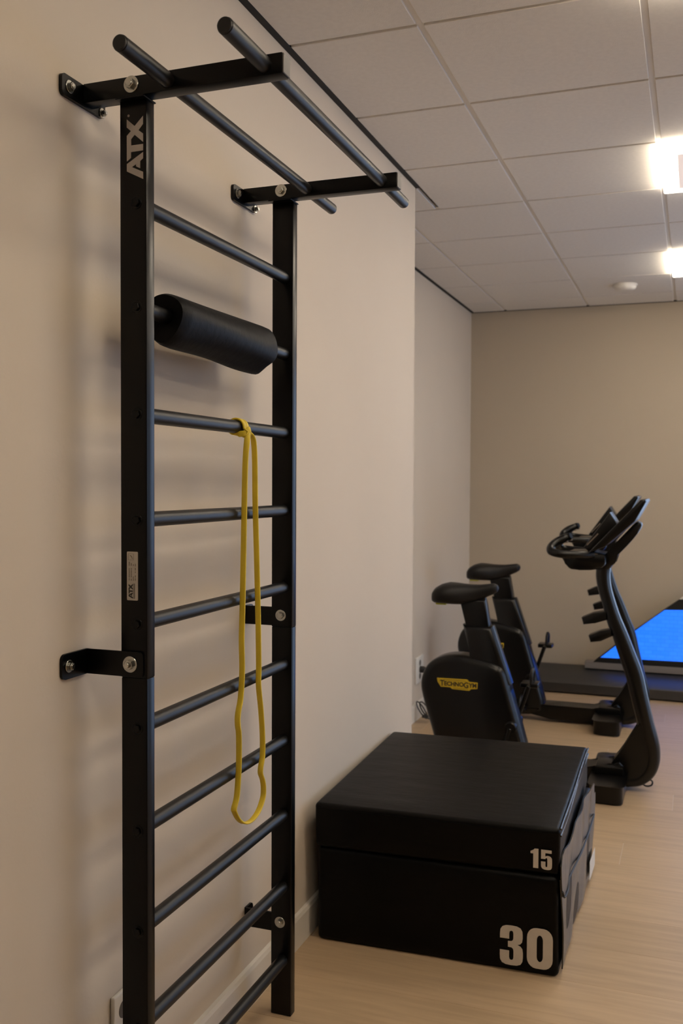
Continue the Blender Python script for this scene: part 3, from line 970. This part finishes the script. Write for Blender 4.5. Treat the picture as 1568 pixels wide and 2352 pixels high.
for a, c in (((.238, 1.180), (.290, 1.236)), ((.268, 1.158), (.320, 1.212)), ((.252, 1.139), (.291, 1.140))):
    d = Vector((c[0] - a[0], c[1] - a[1])).normalized()
    n_ = Vector((-d.y, d.x)) * .0025
    pts = [(a[0] + n_.x, a[1] + n_.y), (c[0] + n_.x, c[1] + n_.y), (c[0] - n_.x, c[1] - n_.y), (a[0] - n_.x, a[1] - n_.y)]
    yy = -.116 if a[1] < 1.15 else -.0915
    obj('trim_strip', prism(pts, yy, yy + .004, 'y'), 'trimline', cc, 0)
for s in (-1, 1):
    hp = smooth_path([(.27, s * .10, 1.135), (.20, s * .150, 1.135), (.125, s * .170, 1.140), (.082, s * .160, 1.150), (.076, s * .125, 1.170), (.102, s * .095, 1.195), (.145, s * .075, 1.215)], 6)
    hb = part('handlebar', tube(hp, [.019] * 18 + [.020] * (len(hp) - 20) + [.019, .015], 14), 'bike')
    obj('grip_plate', box(.120, .150, s * .083 - .006, s * .083 + .006, 1.188, 1.200, .003, 1), 'trimline', hb)
for pts in ([(.212, .824), (.222, .791), (.275, .800), (.330, .818), (.330, .862), (.265, .848)], [(.246, .738), (.256, .706), (.305, .714), (.355, .740), (.355, .774), (.300, .762)]):
    part('bottle_holder', prism(pts, -.045, .045, 'y', .008, 2), 'bike')
# stabilisers across the floor, feet, crank and pedals
for nm, x0, x1 in (('front_stabiliser', .280, .430), ('rear_stabiliser', -.470, -.350)):
    b = prism(chaikin([(x0, -.285), (x0, .285), (x1, .285), (x1, -.285)], 0), .006, .088, 'z')
    bvl(b, [e for e in b.edges if abs(e.verts[0].co.z - e.verts[1].co.z) > .05], .030, 4)
    bvl(b, [e for e in b.edges if len(e.link_faces) == 2 and e.calc_face_angle() > 1.2 and e.verts[0].co.z > .08 and e.verts[1].co.z > .08], .010, 2)
    so = part(nm, b, 'bike')
    for yy in (-.25, .25):
        obj('rubber_foot', box(x0 + .03, x1 - .03, yy - .02, yy + .02, 0, .008, .002, 1), 'cap', so)
part('foot_cover', prism([(.290, -.105), (.290, .105), (.42, .105), (.42, -.105)], .07, .128, 'z', .012, 2), 'bike')
HX, HZ = -.118, .265
part('crank_hub', cyl((HX, 0, HZ), 'y', .030, -.098, .104, 24, .004), 'bike')
for s, (dx, dz) in ((1, (.058, .176)), (-1, (-.058, -.176))):
    ca = part('crank_arm', tube([(HX, s * .095, HZ), (HX + dx, s * .098, HZ + dz)], .012, 10, bev=.004), 'bike')
    px_, pz_ = HX + dx, HZ + dz
    pdl = part('pedal', box(px_ - .045, px_ + .045, s * .15 - .045, s * .15 + .045, pz_ - .012, pz_ + .012, .006, 2), 'bike')
    obj('axle', cyl((px_, s * .105, pz_), 'y', .009, -.012, .05, 12), 'zinc', pdl)['label'] = 'bright pedal axle'
    st_ = smooth_path([(px_ + .01, s * .15 - .042, pz_ + .010), (px_ + .012, s * .15 - .040, pz_ + .055), (px_ + .012, s * .15, pz_ + .078), (px_ + .012, s * .15 + .040, pz_ + .055), (px_ + .01, s * .15 + .042, pz_ + .010)], 5)
    obj('toe_strap', tube(st_, .009, 8), 'cap', pdl)
# small loop of cord at the front foot
lp = smooth_path([(.500, -.02, .040), (.522, -.025, .030), (.545, -.03, .038), (.550, -.03, .056), (.532, -.03, .066), (.508, -.025, .055), (.494, -.02, .045)], 5)
part('pull_loop', tube(lp, .0038, 8), 'cable')

bk2 = copy_tree(bk)
bk2.location = (.35, 4.38, 0)
bk2['label'] = 'farther black upright exercise bike, mostly hidden behind the nearer bike'

# ------------------------------------------------------------------ glowing screen and low deck along the back wall
dk = thing('low_deck', 'long low black deck on the floor along the back wall', 'deck', (1.2, 5.17, 0))
X0, X1 = -.12, 1.72
b = prism([(5.17, .012), (5.17, .074), (5.176, .080), (5.50, .140), (5.555, .140), (5.555, .012)], X0 - 1.2, X1 - 1.2, 'x', 0)
for v in b.verts:
    v.co.y -= 5.17
part('deck_top', b, 'pad', dk)
for xx in (X0 + .1, (X0 + X1) / 2, X1 - .1):
    part('deck_foot', box(xx - .04 - 1.2, xx + .04 - 1.2, .03, .33, 0, .013), 'cap', dk)
part('back_plinth', box(.44 - 1.2, 1.70 - 1.2, .275, .365, .1385, .186, .003, 1), 'plinth', dk, 'grey plinth strip under the screen')
bs = thing('light_panel', 'glowing blue panel with slanted left edge in black frame standing on low deck', 'screen', (1.1, 5.47, .186))
def bspts(L):
    return [(x - 1.1, z - .186) for x, z in L]
out = bspts([(.500, .187), (.774, .425), (.990, .597), (1.080, .665), (1.68, .692), (1.68, .187)])
part('panel_frame', prism(out, -.022, .020, 'y', .003, 1), 'cap', bs)
inn = bspts([(.551, .2235), (.780, .424), (.984, .588), (1.64, .615), (1.64, .2380)])
part('lit_screen', prism(inn, -.0245, -.0215, 'y'), 'screen', bs, 'blue lit screen with faint tile pattern', 0)
part('top_rail', prism(bspts([(1.082, .667), (1.68, .694), (1.68, .722), (1.112, .692)]), -.026, .020, 'y', .003, 1), 'white', bs, 'white rail on top of the frame')

# ------------------------------------------------------------------ sockets, cables, detector, lamps
def socket(name, label, loc, wd, ht, n, horizontal, axis_wall='x'):
    s = thing(name, label, 'socket', loc)
    b = box(0.0005, .011, 0, wd, 0, ht, .004, 3)
    part('cover_plate', b, 'white', s)
    for k in range(n):
        cy = wd * (k + .5) / n if horizontal else wd / 2
        cz = ht / 2 if horizontal else ht * (k + .5) / n
        part('insert', cyl((.0105, cy, cz), 'x', .0195, -.001, .0012, 28, .0004), 'greyplastic', s)
    return s
socket('wall_socket', 'white wall socket in the recess beside the nearer exercise bike', (XW, 4.055, .222), .170, .165, 2, False)
socket('wall_socket', 'white wall socket half hidden behind the near post of wall bars', (0, .082, .280), .150, .080, 2, True)
pg = thing('power_plug', 'black plug and lead in the white socket of the recess', 'plug', (XW + .012, 4.14, .3050))
part('plug_body', tube([(0, 0, 0), (.022, 0, 0), (.042, .004, .001), (.060, .008, -.003)], [.021, .021, .012, .006], 16), 'cable', pg)
part('lead', tube(smooth_path([(.058, .008, -.003), (.085, .010, -.012), (.110, .0, -.10), (.10, -.03, -.23), (.09, -.02, -.298), (.14, -.1, -.298)], 6), .0042, 8), 'cable', pg)
cb = []
for k, (ry, rz, tilt) in enumerate([(.020, .058, .5), (.024, .050, .35)]):
    pts = []
    for i in range(17):
        a = 2 * PI * i / 16
        u, v = ry * math.cos(a), rz * math.sin(a)
        pts.append((-.385 + .010 * k + .30 * (v + .05) * 0 + u * .6 + v * -.55, 4.02 + .03 * k + u * .4, .078 + v * .85 + u * .3))
    cb.append(pts)
b = tube(cb[0][:-1], .0042, 8, closed=True)
b = tube(cb[1][:-1], .0042, 8, b, closed=True)
b = tube(smooth_path([(-.36, 4.03, .040), (-.335, 4.03, .022), (-.25, 4.0, .0045), (-.1, 3.9, .0045)], 5), .0042, 8, b)
b = tube([(-.385, 4.025, .040), (-.350, 4.035, .034)], .011, 10, b)
tag(obj('cable_coil', b, 'cable'), 'coiled black power cable by skirting board behind the nearer bike', 'cable')

sm = thing('smoke_detector', 'round white smoke detector on the ceiling near the back wall', 'smoke detector', (.726, 4.858, ZC))
part('base_ring', cyl((0, 0, 0), 'z', .078, -.012, -.0002, 40, .003), 'white', sm)
part('sensor_cap', tube([(0, 0, -.011), (0, 0, -.022), (0, 0, -.034), (0, 0, -.040)], [.070, .070, .060, .030], 36), 'white', sm)
part('vent_slot', cyl((.045, -.03, -.026), 'z', .007, -.006, 0, 10), 'cap', sm)

l0 = thing('ceiling_lamp', 'square ceiling lamp in tile grid, nearer of the two in view', 'ceiling lamp', (0, 0, 0), 0, 'square ceiling lamps')
part('housing', box(.012, .588, .008, .592, .002, .040), 'white', l0, None, 0)
part('diffuser', box(.004, .596, .004, .596, -.028, .004, .006, 2), 'lamp', l0, 'glowing white diffuser')
part('centre_panel', box(.066, .534, .072, .528, -.0315, -.027, .002, 1), 'lampmid', l0, 'dimmer pinkish centre panel')
first = True
for (lx, ly) in LAMPS:
    o = l0 if first else copy_tree(l0)
    first = False
    o.location = (lx, ly, ZC)
    vis = abs(lx - 1.0201) < .1
    if vis and abs(ly - 2.1967) < .1:
        o['label'] = 'square ceiling lamp at right edge, larger and nearer of the two in view'
    elif vis and abs(ly - 3.9967) < .1:
        o['label'] = 'square ceiling lamp at right edge, farther one before the smoke detector'
    elif vis:
        o['label'] = 'square ceiling lamp in front of the wall bars, ' + ('above the camera' if ly < 0 else 'just outside the picture')
    else:
        o['label'] = 'square ceiling lamp in the window row, ' + {0: 'level with the wall bars', 1: 'level with the jump boxes', 2: 'level with the bikes'}[round((ly - .397) / 1.8)]
